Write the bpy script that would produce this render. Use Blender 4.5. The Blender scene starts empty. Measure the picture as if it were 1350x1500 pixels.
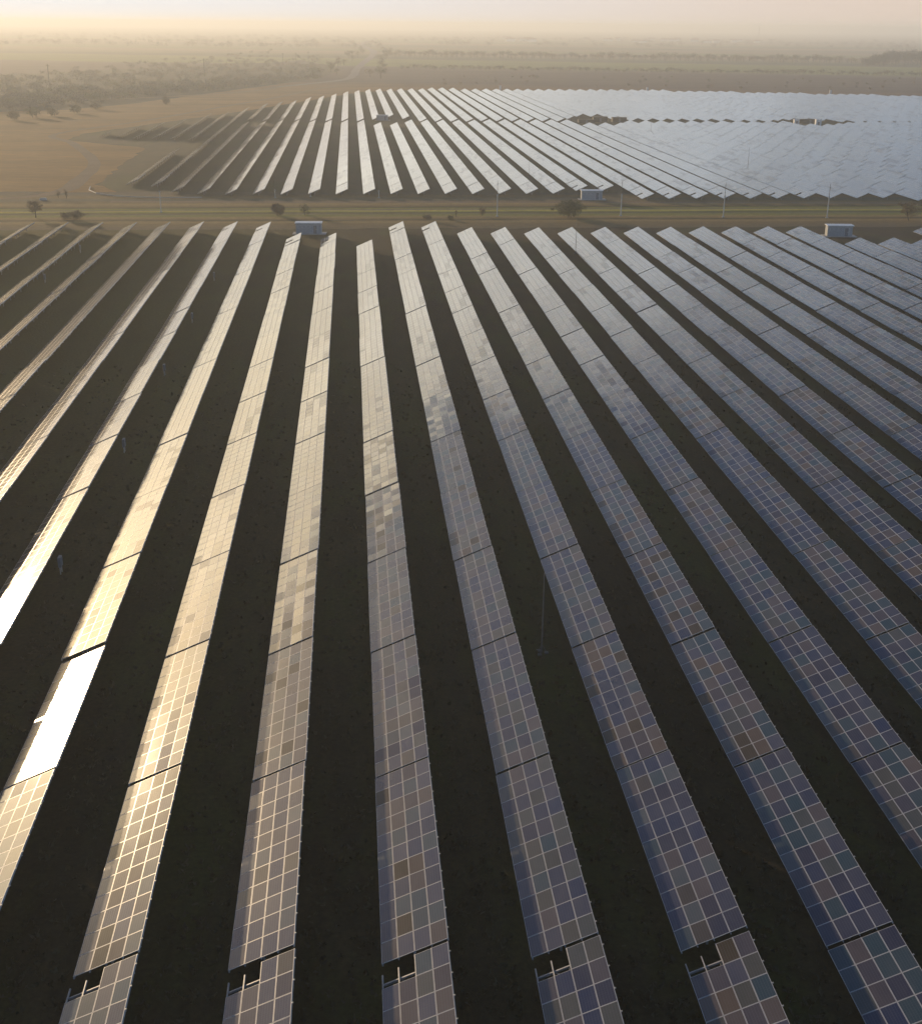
import bpy, bmesh, math, random
import numpy as np
from mathutils import Vector, Matrix, Euler

rad = math.radians
S = bpy.context.scene
COL = S.collection
rng = random.Random(7)
nrg = np.random.default_rng(11)

# ------------------------------------------------------------------ camera
CAM_H = 50.0
PITCH, YAW, ROLL = rad(21.445), rad(5.005), rad(0.517)
cam = bpy.data.cameras.new('camera')
cam.sensor_fit = 'VERTICAL'
cam.sensor_height = 36.0
cam.lens = 36.0 * 1815.86 / 1500.0
cam.clip_start, cam.clip_end = 0.5, 40000.0
camo = bpy.data.objects.new('camera', cam)
COL.objects.link(camo)
fw = Vector((math.sin(YAW) * math.cos(PITCH), math.cos(YAW) * math.cos(PITCH), -math.sin(PITCH)))
r0 = Vector((math.cos(YAW), -math.sin(YAW), 0))
u0_ = r0.cross(fw)
R = r0 * math.cos(ROLL) + u0_ * math.sin(ROLL)
U = -r0 * math.sin(ROLL) + u0_ * math.cos(ROLL)
camo.matrix_world = Matrix(((R.x, U.x, -fw.x, 0), (R.y, U.y, -fw.y, 0), (R.z, U.z, -fw.z, CAM_H), (0, 0, 0, 1)))
S.camera = camo


def project(p):
    """World point to a place in the 1350 x 1500 frame (only used to choose what is in view)."""
    d = Vector(p) - Vector((0, 0, CAM_H))
    z = max(d.dot(fw), 0.1)
    return 675 + 1815.86 * d.dot(R) / z, 750 - 1815.86 * d.dot(U) / z


# ------------------------------------------------------------------ light
SUN_EL, SUN_AZ = 7.0, 30.0           # azimuth counted to the left of the row direction (+Y)
SUN = Vector((-math.sin(rad(SUN_AZ)) * math.cos(rad(SUN_EL)), math.cos(rad(SUN_AZ)) * math.cos(rad(SUN_EL)), math.sin(rad(SUN_EL))))
sl = bpy.data.lights.new('sun', 'SUN')
sl.energy = 4.2
sl.angle = rad(0.53)
sl.color = (1.0, 0.73, 0.43)
so = bpy.data.objects.new('sun', sl)
so.rotation_euler = SUN.to_track_quat('Z', 'Y').to_euler()
so.location = (-200, 300, 200)
COL.objects.link(so)

W = bpy.data.worlds.new('World')
S.world = W
W.use_nodes = True
wt = W.node_tree
wt.nodes.clear()


class NT:
    """Small helper for wiring nodes."""
    def __init__(s, t): s.t = t
    def n(s, typ, **kw):
        x = s.t.nodes.new(typ)
        for k, v in kw.items(): setattr(x, k, v)
        return x
    def put(s, sock, v):
        if isinstance(v, bpy.types.NodeSocket): s.t.links.new(v, sock)
        elif v is not None: sock.default_value = v
    def math(s, op, a, b=None, c=None, clamp=False):
        x = s.n('ShaderNodeMath', operation=op, use_clamp=clamp)
        for i, v in enumerate((a, b, c)): s.put(x.inputs[i], v)
        return x.outputs[0]
    def vmath(s, op, a, b=None, scale=None):
        x = s.n('ShaderNodeVectorMath', operation=op)
        s.put(x.inputs[0], a)
        if b is not None: s.put(x.inputs[1], b)
        if scale is not None: s.put(x.inputs['Scale'], scale)
        return x.outputs['Value'] if op in ('DOT_PRODUCT', 'LENGTH') else x.outputs[0]
    def mix(s, f, a, b, blend='MIX'):
        x = s.n('ShaderNodeMix', data_type='RGBA', blend_type=blend)
        s.put(x.inputs[0], f)
        for i, v in ((6, a), (7, b)):
            s.put(x.inputs[i], (*v, 1) if isinstance(v, tuple) and len(v) == 3 else v)
        return x.outputs[2]
    def ramp(s, f, stops, interp='LINEAR'):
        x = s.n('ShaderNodeValToRGB')
        x.color_ramp.interpolation = interp
        e = x.color_ramp.elements
        while len(e) > 1: e.remove(e[-1])
        for i, (p, c) in enumerate(stops):
            q = e[0] if i == 0 else e.new(p)
            q.position = p
            q.color = (*c, 1) if len(c) == 3 else c
        s.put(x.inputs[0], f)
        return x.outputs[0]
    def maprange(s, v, a, b, c=0.0, d=1.0, smooth=False):
        x = s.n('ShaderNodeMapRange', interpolation_type='SMOOTHSTEP' if smooth else 'LINEAR')
        for i, q in enumerate((v, a, b, c, d)): s.put(x.inputs[i], q)
        return x.outputs[0]
    def noise(s, vec, scale, detail=3.0, rough=0.55, out=0):
        x = s.n('ShaderNodeTexNoise')
        s.put(x.inputs['Vector'], vec)
        s.put(x.inputs['Scale'], scale)
        s.put(x.inputs['Detail'], detail)
        s.put(x.inputs['Roughness'], rough)
        return x.outputs[out]


w = NT(wt)
sky = w.n('ShaderNodeTexSky', sky_type='NISHITA')
sky.sun_disc = False
sky.sun_elevation = rad(SUN_EL)
sky.sun_rotation = rad(-SUN_AZ)
sky.altitude = 100
sky.air_density, sky.dust_density, sky.ozone_density = 1.6, 0.8, 4.0
tc = w.n('ShaderNodeTexCoord')
dirv = w.vmath('NORMALIZE', tc.outputs['Generated'])
sp = w.n('ShaderNodeSeparateXYZ')
w.put(sp.inputs[0], dirv)
elev = w.math('DEGREES', w.math('ARCSINE', sp.outputs[2]))
azl = w.math('DEGREES', w.math('ARCTAN2', w.math('MULTIPLY', sp.outputs[0], -1.0), sp.outputs[1]))
ang = w.math('DEGREES', w.math('ARCCOSINE', w.math('MINIMUM', w.vmath('DOT_PRODUCT', dirv, tuple(SUN)), 1.0)))
# a low bank of bright hazy cloud round the horizon, its top edge rising away from the sun
wob = w.noise(w.vmath('MULTIPLY', dirv, (6.0, 6.0, 14.0)), 1.0, 3.0)
edge = w.math('ADD', w.math('MULTIPLY_ADD', azl, -0.62, 20.5), w.math('MULTIPLY_ADD', wob, 5.0, -2.5))
edge = w.math('MINIMUM', w.math('MAXIMUM', edge, w.math('MULTIPLY_ADD', wob, 5.0, 12.0)), 27.0)
over = w.math('SUBTRACT', elev, edge)
soft = w.maprange(azl, -6.0, 11.0, 9.5, 0.8)
bank = w.maprange(w.math('DIVIDE', over, soft), -1.0, 1.0, 1.0, 0.0, smooth=True)
glow = w.math('EXPONENT', w.math('MULTIPLY', ang, -1.0 / 17.0))
halo = w.math('EXPONENT', w.math('MULTIPLY', w.math('POWER', ang, 2.0), -1.0 / 60.0))
SKY_K, BANK_LO, BANK_HI, GLOW_K = (0.62, 1.0, 1.50), (3.2, 6.1, 10.2), (22.5, 20.2, 15.2), 1.0
bankc = w.mix(w.math('MINIMUM', w.math('MULTIPLY', glow, 2.6), 1.0), BANK_LO, BANK_HI)
tex = w.noise(w.vmath('MULTIPLY', dirv, (7.0, 7.0, 26.0)), 1.0, 5.0, 0.6)
bankc = w.mix(1.0, bankc, w.maprange(tex, 0.3, 0.7, 0.72, 1.25), 'MULTIPLY')
horizon = w.mix(w.maprange(azl, -26.0, 14.0, smooth=True), (8.3, 6.8, 5.8), (9.2, 9.4, 9.9))
lowsky = w.mix(w.maprange(elev, 1.6, 5.5, smooth=True), horizon, bankc)
skyc = w.mix(1.0, sky.outputs[0], SKY_K, 'MULTIPLY')
wide = w.math('MULTIPLY', w.math('EXPONENT', w.math('MULTIPLY', w.math('POWER', ang, 2.0), -1.0 / 230.0)), w.maprange(elev, 2.0, 7.0, smooth=True))
aur = w.mix(1.0, (28.0, 18.5, 8.0), w.math('MULTIPLY', halo, GLOW_K), 'MULTIPLY')
aur = w.mix(1.0, aur, w.mix(1.0, (8.0, 4.4, 1.2), wide, 'MULTIPLY'), 'ADD')
wide2 = w.math('MULTIPLY', w.math('EXPONENT', w.math('MULTIPLY', w.math('POWER', ang, 2.0), -1.0 / 620.0)), w.maprange(elev, 2.0, 8.0, smooth=True))
aur = w.mix(1.0, aur, w.mix(1.0, (2.2, 1.3, 0.4), wide2, 'MULTIPLY'), 'ADD')
base = w.mix(w.math('MULTIPLY', bank, 0.92), skyc, lowsky)
tot = w.mix(1.0, base, aur, 'ADD')
bg = w.n('ShaderNodeBackground')
bg.inputs[1].default_value = 0.1
wt.links.new(tot, bg.inputs[0])
wo = w.n('ShaderNodeOutputWorld')
wt.links.new(bg.outputs[0], wo.inputs[0])

S.view_settings.view_transform = 'Standard'
S.view_settings.look = 'None'
S.view_settings.gamma = 1.0
S.view_settings.exposure = 0.0
S.render.engine = 'CYCLES'
S.cycles.use_denoising = True
S.cycles.max_bounces = 6
S.cycles.volume_bounces = 0
S.cycles.sample_clamp_indirect = 6.0

# ------------------------------------------------------------------ materials


def material(name, build):
    m = bpy.data.materials.new(name)
    m.use_nodes = True
    t = m.node_tree
    t.nodes.clear()
    q = NT(t)
    out = q.n('ShaderNodeOutputMaterial')
    p = q.n('ShaderNodeBsdfPrincipled')
    t.links.new(p.outputs[0], out.inputs[0])
    build(q, p)
    return m


def plain(name, c, rough=0.7, metal=0.0, var=0.25, scale=3.0, spec=0.35):
    def b(q, p):
        g = q.n('ShaderNodeNewGeometry')
        n = q.noise(g.outputs['Position'], scale, 4)
        k = q.maprange(n, 0.3, 0.7, 1 - var, 1 + var)
        q.put(p.inputs['Base Color'], q.mix(1.0, c, k, 'MULTIPLY'))
        p.inputs['Roughness'].default_value = rough
        p.inputs['Metallic'].default_value = metal
        p.inputs['Specular IOR Level'].default_value = spec
    return material(name, b)


def m_glass(q, p):
    at = q.n('ShaderNodeAttribute', attribute_name='tint')
    s = q.n('ShaderNodeSeparateColor')
    q.put(s.inputs[0], at.outputs['Color'])
    g = q.n('ShaderNodeNewGeometry')
    uv = q.n('ShaderNodeUVMap')
    x = q.n('ShaderNodeSeparateXYZ')
    q.put(x.inputs[0], uv.outputs[0])
    # rows of cells: thin pale lines every 0.156 m along the module and a faint bus bar between
    fy = q.math('ABSOLUTE', q.math('SUBTRACT', q.math('FRACT', q.math('DIVIDE', x.outputs[0], 0.157)), 0.5))
    line = q.maprange(fy, 0.42, 0.49)
    fx = q.math('ABSOLUTE', q.math('SUBTRACT', q.math('FRACT', q.math('DIVIDE', x.outputs[1], 0.158)), 0.5))
    line = q.math('MAXIMUM', line, q.math('MULTIPLY', q.maprange(fx, 0.44, 0.49), 0.6))
    cell = q.ramp(s.outputs[0], [(0.0, (0.008, 0.015, 0.055)), (0.35, (0.016, 0.018, 0.042)), (0.55, (0.026, 0.020, 0.036)), (0.75, (0.062, 0.036, 0.016)), (0.9, (0.050, 0.048, 0.026)), (1.0, (0.014, 0.042, 0.052))])
    cell = q.mix(q.math('MULTIPLY', line, 0.42), cell, (0.17, 0.17, 0.18))
    # dust film: broad streaks and small blotches, heavier on some modules
    d1 = q.noise(q.vmath('MULTIPLY', g.outputs['Position'], (0.9, 0.35, 0.9)), 1.0, 4)
    d2 = q.noise(g.outputs['Position'], 5.0, 3)
    dust = q.math('MULTIPLY_ADD', q.maprange(d1, 0.25, 0.75), 0.16, q.math('MULTIPLY', d2, 0.10))
    dust = q.math('MULTIPLY_ADD', s.outputs[1], 0.28, q.math('SUBTRACT', dust, 0.085), clamp=True)
    q.put(p.inputs['Base Color'], q.mix(dust, cell, (0.22, 0.19, 0.165)))
    q.put(p.inputs['Roughness'], q.math('MULTIPLY_ADD', at.outputs['Alpha'], 0.11, q.math('MULTIPLY_ADD', s.outputs[2], 0.04, q.math('MULTIPLY_ADD', d1, 0.04, 0.035))))
    p.inputs['IOR'].default_value = 1.62
    # the dust scatters a broad sheen round the mirror direction
    p.inputs['Coat Weight'].default_value = 0.11
    p.inputs['Coat Roughness'].default_value = 0.47
    p.inputs['Coat IOR'].default_value = 1.5
    # some modules carry anti-reflective glass
    q.put(p.inputs['Specular IOR Level'], q.math('MULTIPLY_ADD', q.math('GREATER_THAN', s.outputs[2], 0.88), -0.33, 0.5))


M_GLASS = material('solar_glass', m_glass)
M_FRAME = plain('module_frame_aluminium', (0.50, 0.485, 0.465), 0.33, 0.0, 0.10, 2.0, 0.6)
M_BACK = plain('module_backsheet', (0.32, 0.32, 0.32), 0.6)
M_STEEL = plain('galvanised_steel', (0.34, 0.34, 0.34), 0.5, 0.3, 0.2, 4.0)
M_CAB = plain('painted_cabinet_grey', (0.13, 0.14, 0.155), 0.5, 0, 0.12)
M_KIOSK = plain('kiosk_wall_grey_blue', (0.31, 0.33, 0.335), 0.6, 0, 0.15)
M_KDARK = plain('kiosk_louvre_dark', (0.12, 0.14, 0.16), 0.6, 0, 0.15)
M_KTRIM = plain('kiosk_trim_pale', (0.55, 0.56, 0.56), 0.55, 0, 0.1)
M_ROOF = plain('kiosk_roof_white', (0.78, 0.77, 0.74), 0.5, 0, 0.08)
M_CONC = plain('concrete', (0.42, 0.40, 0.37), 0.85, 0, 0.2, 1.5)
M_POLE = plain('pole_concrete', (0.62, 0.58, 0.50), 0.8, 0, 0.1, 1.5)
M_DARKSTEEL = plain('dark_steel', (0.07, 0.075, 0.08), 0.5, 0.4)
M_SHED = plain('shed_dark_cladding', (0.05, 0.055, 0.05), 0.8, 0, 0.3, 1.0)
M_WHITE = plain('white_render', (0.75, 0.74, 0.70), 0.8, 0, 0.1)
M_TILE = plain('house_roof', (0.28, 0.16, 0.11), 0.8, 0, 0.2)
M_BARK = plain('bark', (0.085, 0.065, 0.048), 0.9, 0, 0.3, 3.0)
M_TWIG_BR = plain('autumn_twigs_brown', (0.17, 0.115, 0.06), 0.9, 0, 0.35, 0.6)
M_TWIG_OL = plain('autumn_leaves_olive', (0.15, 0.13, 0.045), 0.9, 0, 0.35, 0.6)
M_TWIG_TAN = plain('autumn_leaves_tan', (0.23, 0.15, 0.06), 0.9, 0, 0.35, 0.6)
M_WOOD_A = plain('hazed_wood_tan', (0.24, 0.17, 0.09), 0.9, 0, 0.3, 0.1)  # wood tones: paler twig colours with the distance haze painted in
M_WOOD_B = plain('hazed_wood_olive', (0.19, 0.165, 0.075), 0.9, 0, 0.3, 0.1)
M_WOOD_C = plain('hazed_wood_grey', (0.17, 0.145, 0.105), 0.9, 0, 0.3, 0.1)
M_LEAF_DK = plain('dark_foliage', (0.022, 0.034, 0.016), 0.9, 0, 0.4, 0.2)
M_HEDGE = plain('hedge_foliage', (0.085, 0.085, 0.045), 0.9, 0, 0.4, 0.2)


def soil(name, stops, big, small, streak=(1, 1), bump=0.3, green=None, olive_cast=None):
    """Patchy ground: big patches pick along stops, fine grain on top, optional grass colour in patches."""
    def b(q, p):
        g = q.n('ShaderNodeNewGeometry')
        v = q.vmath('MULTIPLY', g.outputs['Position'], (streak[0], streak[1], 1.0))
        n1 = q.noise(v, 1.0 / big, 5, 0.6)
        n2 = q.noise(v, 1.0 / small, 5, 0.65)
        f = q.math('ADD', q.math('MULTIPLY', n1, 0.65), q.math('MULTIPLY', n2, 0.35))
        c = q.ramp(q.maprange(f, 0.33, 0.67), stops)
        if green:
            n3 = q.noise(v, 1.0 / (big * 0.45), 4, 0.6)
            c = q.mix(q.maprange(n3, 0.46, 0.64, 0.0, 0.85), c, green)
        if olive_cast:                                                      # olive grass plus the warm left-hand haze cast, put into the colour
            xx = q.n('ShaderNodeSeparateXYZ')
            q.put(xx.inputs[0], g.outputs['Position'])
            lf = q.math('MULTIPLY', q.maprange(xx.outputs[0], 20.0, -75.0), q.maprange(xx.outputs[1], 70.0, 230.0))
            lf = q.math('MULTIPLY', lf, q.maprange(n1, 0.3, 0.55, 0.55, 1.0))
            c = q.mix(lf, c, olive_cast)
        fine = q.noise(g.outputs['Position'], 2.2, 4, 0.7)
        c = q.mix(1.0, c, q.maprange(fine, 0.25, 0.75, 0.62, 1.38), 'MULTIPLY')
        q.put(p.inputs['Base Color'], c)
        p.inputs['Roughness'].default_value = 0.95
        p.inputs['Specular IOR Level'].default_value = 0.1
        bm = q.n('ShaderNodeBump')
        bm.inputs['Strength'].default_value = bump
        bm.inputs['Distance'].default_value = 0.25
        q.put(bm.inputs['Height'], fine)
        q.put(p.inputs['Normal'], bm.outputs[0])
    return material(name, b)


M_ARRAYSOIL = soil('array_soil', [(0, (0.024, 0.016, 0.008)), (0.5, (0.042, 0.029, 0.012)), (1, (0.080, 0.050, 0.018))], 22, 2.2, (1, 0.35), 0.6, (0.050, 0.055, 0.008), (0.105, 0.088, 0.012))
M_FARSOIL = soil('far_array_soil', [(0, (0.05, 0.044, 0.022)), (0.5, (0.075, 0.064, 0.030)), (1, (0.115, 0.084, 0.042))], 40, 6.0, (1, 0.35), 0.3, (0.068, 0.074, 0.020))
M_TRACK = soil('dirt_track', [(0, (0.19, 0.115, 0.065)), (1, (0.26, 0.165, 0.095))], 12, 1.5, (1, 1), 0.3)
M_ROAD = soil('old_asphalt', [(0, (0.17, 0.15, 0.135)), (1, (0.25, 0.22, 0.20))], 25, 2.0, (1, 1), 0.1)
M_KERB = plain('pale_pipe', (0.46, 0.43, 0.38), 0.6, 0, 0.1)
M_MOUND = soil('rough_bank', [(0, (0.05, 0.044, 0.03)), (1, (0.10, 0.078, 0.05))], 8, 1.5, (0.3, 1), 0.4, (0.07, 0.066, 0.026))


def m_verge(q, p):
    g = q.n('ShaderNodeNewGeometry')
    x = q.n('ShaderNodeSeparateXYZ')
    q.put(x.inputs[0], g.outputs['Position'])
    nz = q.noise(q.vmath('MULTIPLY', g.outputs['Position'], (0.022, 0.10, 1)), 1.0, 4)
    nz2 = q.noise(q.vmath('MULTIPLY', g.outputs['Position'], (0.05, 0.5, 1)), 1.0, 5, 0.65)
    f = q.math('ADD', q.math('ADD', x.outputs[1], q.math('MULTIPLY_ADD', nz, 5.0, -2.5)), q.math('MULTIPLY_ADD', nz2, 5.0, -2.5))
    t = q.maprange(f, 328.0, 404.0)
    B, O, Y, D, T = (0.17, 0.105, 0.030), (0.165, 0.160, 0.010), (0.42, 0.34, 0.045), (0.040, 0.030, 0.005), (0.28, 0.18, 0.06)
    c = q.ramp(t, [(0.0, (0.10, 0.078, 0.05)), (0.16, B), (0.205, T), (0.235, B), (0.25, D), (0.275, B), (0.31, T), (0.36, O), (0.40, (0.13, 0.12, 0.05)),
                   (0.425, D), (0.455, O), (0.475, Y), (0.51, (0.155, 0.125, 0.065)), (0.545, O), (0.58, D), (0.62, B), (0.68, T), (0.72, B), (0.80, (0.10, 0.085, 0.05)), (0.9, B), (1.0, (0.075, 0.062, 0.04))])
    fine = q.noise(q.vmath('MULTIPLY', g.outputs['Position'], (0.5, 1.2, 1)), 1.0, 6, 0.7)
    c = q.mix(1.0, c, q.maprange(fine, 0.25, 0.75, 0.55, 1.75), 'MULTIPLY')
    q.put(p.inputs['Base Color'], c)
    p.inputs['Roughness'].default_value = 0.95
    p.inputs['Specular IOR Level'].default_value = 0.1


M_VERGE = material('grass_verge_bands', m_verge)


def m_ground(q, p):
    g = q.n('ShaderNodeNewGeometry')
    x = q.n('ShaderNodeSeparateXYZ')
    q.put(x.inputs[0], g.outputs['Position'])
    u, v = x.outputs[0], x.outputs[1]
    wob = q.noise(q.vmath('MULTIPLY', g.outputs['Position'], (0.004, 0.010, 1)), 1.0, 4)
    # fields lie in long strips that turn a little away from the rows
    f = q.math('ADD', q.math('MULTIPLY_ADD', u, 0.36, v), q.math('MULTIPLY_ADD', wob, 150.0, -75.0))
    P, G1, G2, TN = (0.10, 0.066, 0.058), (0.20, 0.22, 0.055), (0.085, 0.105, 0.035), (0.30, 0.21, 0.11)
    c = q.ramp(q.maprange(f, 0.0, 4600.0), [(0, (0.34, 0.165, 0.042)), (0.24, (0.25, 0.13, 0.045)), (0.27, P), (0.345, P), (0.365, (0.15, 0.13, 0.085)), (0.375, G1), (0.445, G1), (0.46, (0.11, 0.105, 0.055)),
                                            (0.475, G2), (0.56, TN), (0.60, G1), (0.66, TN), (0.74, G2), (0.80, TN), (0.9, G1), (1.0, (0.16, 0.14, 0.085))])
    vor = q.n('ShaderNodeTexVoronoi')
    q.put(vor.inputs['Vector'], q.vmath('MULTIPLY', g.outputs['Position'], (0.0011, 0.0032, 1)))
    vor.inputs['Scale'].default_value = 1.0
    pc = q.ramp(vor.outputs['Color'], [(0, G2), (0.45, TN), (0.75, G1), (1, P)])
    c = q.mix(q.maprange(v, 2300.0, 3200.0, 0.0, 0.7), c, pc)
    n1 = q.noise(q.vmath('MULTIPLY', g.outputs['Position'], (0.010, 0.035, 1)), 1.0, 6, 0.62)
    n2 = q.noise(q.vmath('MULTIPLY', g.outputs['Position'], (0.12, 0.35, 1)), 1.0, 5, 0.65)
    k = q.math('MULTIPLY', q.maprange(n1, 0.3, 0.7, 0.72, 1.28), q.maprange(n2, 0.25, 0.75, 0.72, 1.28))
    c = q.mix(1.0, c, k, 'MULTIPLY')
    q.put(p.inputs['Base Color'], c)
    p.inputs['Roughness'].default_value = 0.97
    p.inputs['Specular IOR Level'].default_value = 0.08


M_GROUND = material('farmland', m_ground)

# ------------------------------------------------------------------ mesh helpers


class MB:
    def __init__(s): s.v, s.f, s.m = [], [], []
    def quad(s, a, b, c, d, m=0):
        n = len(s.v)
        s.v += [tuple(a), tuple(b), tuple(c), tuple(d)]
        s.f.append((n, n + 1, n + 2, n + 3)); s.m.append(m)
    def box(s, lo, hi, m=0, mat=None):
        n = len(s.v)
        c = [(x, y, z) for z in (lo[2], hi[2]) for y in (lo[1], hi[1]) for x in (lo[0], hi[0])]
        if mat is not None: c = [tuple(mat @ Vector(q)) for q in c]
        s.v += c
        for f in ((0, 2, 3, 1), (4, 5, 7, 6), (0, 1, 5, 4), (2, 6, 7, 3), (0, 4, 6, 2), (1, 3, 7, 5)):
            s.f.append(tuple(n + i for i in f)); s.m.append(m)
    def tube(s, a, b, ra, rb, seg=6, m=0):
        a, b = Vector(a), Vector(b)
        d = (b - a).normalized()
        e = d.orthogonal().normalized(); g = d.cross(e)
        n = len(s.v)
        for p, r in ((a, ra), (b, rb)):
            for i in range(seg):
                t = 2 * math.pi * i / seg
                s.v.append(tuple(p + (e * math.cos(t) + g * math.sin(t)) * r))
        for i in range(seg):
            j = (i + 1) % seg
            s.f.append((n + i, n + j, n + seg + j, n + seg + i)); s.m.append(m)
        s.f.append(tuple(n + seg + i for i in range(seg))); s.m.append(m)
        s.f.append(tuple(n + i for i in reversed(range(seg)))); s.m.append(m)
    def mesh(s, name, mats):
        me = bpy.data.meshes.new(name)
        me.from_pydata(s.v, [], s.f)
        for m in mats: me.materials.append(m)
        if len(mats) > 1: me.polygons.foreach_set('material_index', s.m)
        me.update()
        return me
    def build(s, name, mats, parent=None, loc=None):
        if not isinstance(mats, (list, tuple)): mats = [mats]
        return link(name, s.mesh(name, mats), parent, loc)


def link(name, data, parent=None, loc=None, rot=None):
    o = bpy.data.objects.new(name, data)
    COL.objects.link(o)
    if parent is not None: o.parent = parent
    if loc is not None: o.location = loc
    if rot is not None: o.rotation_euler = rot
    return o


def tag(o, label, cat, group=None):
    o['label'] = label; o['category'] = cat
    if group: o['group'] = group
    return o


def thing(name, label, cat, loc=(0, 0, 0), rz=0.0, group=None):
    o = link(name, None, None, loc, (0, 0, rz))
    o.empty_display_size = 0.5
    return tag(o, label, cat, group)


def structure(o, kind='structure'):
    o['kind'] = kind
    return o


def sheet(name, outline, z, m, jitter=0.0, step=6.0, seed=1):
    """A flat ground sheet with a slightly ragged edge."""
    r = random.Random(seed)
    pts = []
    for i, a in enumerate(outline):
        b = outline[(i + 1) % len(outline)]
        L = math.hypot(b[0] - a[0], b[1] - a[1])
        k = max(1, int(L / step)) if jitter else 1
        for j in range(k):
            t = j / k
            pts.append((a[0] + (b[0] - a[0]) * t + r.uniform(-jitter, jitter), a[1] + (b[1] - a[1]) * t + r.uniform(-jitter, jitter), z))
    bm = bmesh.new()
    vs = [bm.verts.new(p) for p in pts]
    f = bm.faces.new(vs)
    bm.normal_update()
    if f.normal.z < 0: f.normal_flip()
    bmesh.ops.triangulate(bm, faces=bm.faces[:])
    me = bpy.data.meshes.new(name)
    bm.to_mesh(me); bm.free()
    me.materials.append(m)
    return structure(link(name, me))


def ribbon(name, pts, widths, z, m, sub=8):
    """A track or road along a smooth line."""
    P = [Vector((p[0], p[1], 0)) for p in pts]
    fine, wd = [], []
    for i in range(len(P) - 1):
        p0, p1, p2, p3 = P[max(i - 1, 0)], P[i], P[i + 1], P[min(i + 2, len(P) - 1)]
        for k in range(sub):
            t = k / sub
            fine.append(0.5 * ((2 * p1) + (p2 - p0) * t + (2 * p0 - 5 * p1 + 4 * p2 - p3) * t * t + (3 * p1 - p0 - 3 * p2 + p3) * t ** 3))
            wd.append(widths[i] * (1 - t) + widths[i + 1] * t)
    fine.append(P[-1]); wd.append(widths[-1])
    mb = MB()
    L = []
    for i, p in enumerate(fine):
        d = (fine[min(i + 1, len(fine) - 1)] - fine[max(i - 1, 0)]).normalized()
        s = Vector((-d.y, d.x, 0)) * wd[i] * 0.5 * rng.uniform(0.9, 1.1)
        L.append((p + s + Vector((0, 0, z)), p - s + Vector((0, 0, z))))
    for a, b in zip(L, L[1:]): mb.quad(a[1], b[1], b[0], a[0])
    return structure(mb.build(name, m))


# ------------------------------------------------------------------ the setting
mb = MB()
mb.quad((-6500, -250, 0), (9000, -250, 0), (9000, 13000, 0), (-6500, 13000, 0))
structure(mb.build('ground', M_GROUND))
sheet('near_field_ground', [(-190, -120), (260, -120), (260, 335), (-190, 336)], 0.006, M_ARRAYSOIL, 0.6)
sheet('far_field_ground', [(-72, 404), (-84, 430), (-88, 560), (-128, 596), (-128, 632), (-60, 815), (8, 1040), (60, 1080), (230, 1068), (330, 1040), (520, 1000), (560, 385), (250, 374), (90, 380), (80, 396)], 0.006, M_FARSOIL, 1.0)
sheet('road_verge', [(-230, 331), (330, 331), (330, 404), (110, 404), (-110, 410), (-230, 402)], 0.012, M_VERGE, 1.2)
ribbon('dirt_track', [(-200, 385), (-140, 388), (-105, 394), (-92, 410), (-92, 440), (-98, 500), (-122, 580), (-140, 630), (-112, 720), (-80, 850), (-52, 960), (-26, 1090), (-10, 1140)],
       [2.5, 2.5, 3.5, 6, 6, 4.5, 4, 3.5, 3.5, 3.5, 3.5, 4.5, 6], 0.02, M_TRACK)
ribbon('service_track', [(-72, 386), (-20, 384), (40, 383), (120, 380), (300, 374)], [3.5, 3, 3, 3, 3], 0.02, M_TRACK)
ribbon('road', [(-60, 1120), (-42, 1165), (-6, 1270), (4, 1390), (8, 1560), (20, 1850), (38, 2250), (48, 2650), (40, 3100), (46, 3900), (120, 5200)], [8, 8, 9, 9, 9, 10, 11, 14, 14, 12, 12], 0.04, M_ROAD)
ribbon('field_road', [(-420, 930), (-250, 900), (-150, 940), (-80, 1040), (-60, 1120)], [5, 5, 6, 7, 10], 0.03, M_TRACK)

# pale pipe laid round the bend of the track
pipe = MB()
pp = [(-84.5, 421), (-83.2, 412), (-79.5, 404), (-73.5, 398), (-66, 394.5), (-57, 393.2), (-46, 393.5)]
for a, b in zip(pp, pp[1:]): pipe.tube((a[0], a[1], 0.28), (b[0], b[1], 0.28), 0.15, 0.15, 8)
tag(pipe.build('pipe', M_KERB), 'pale pipe curving along the bend of the dirt track', 'pipe')

# ------------------------------------------------------------------ solar tables
TILT = rad(23.43)
P, U0, UF = 8.5433, 0.634, 3.34
NC, NM = 4, 11
MW, ML, GAP = 1.0, 1.66, 0.02
TW = NC * MW + (NC - 1) * GAP
TL = NM * ML + (NM - 1) * GAP
T = 18.80
LOW = 0.6
WC, WS = TW * math.cos(TILT), TW * math.sin(TILT)
ROT = Euler((0, -TILT, 0)).to_matrix()
GROUP = 'solar tables standing in rows'


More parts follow.
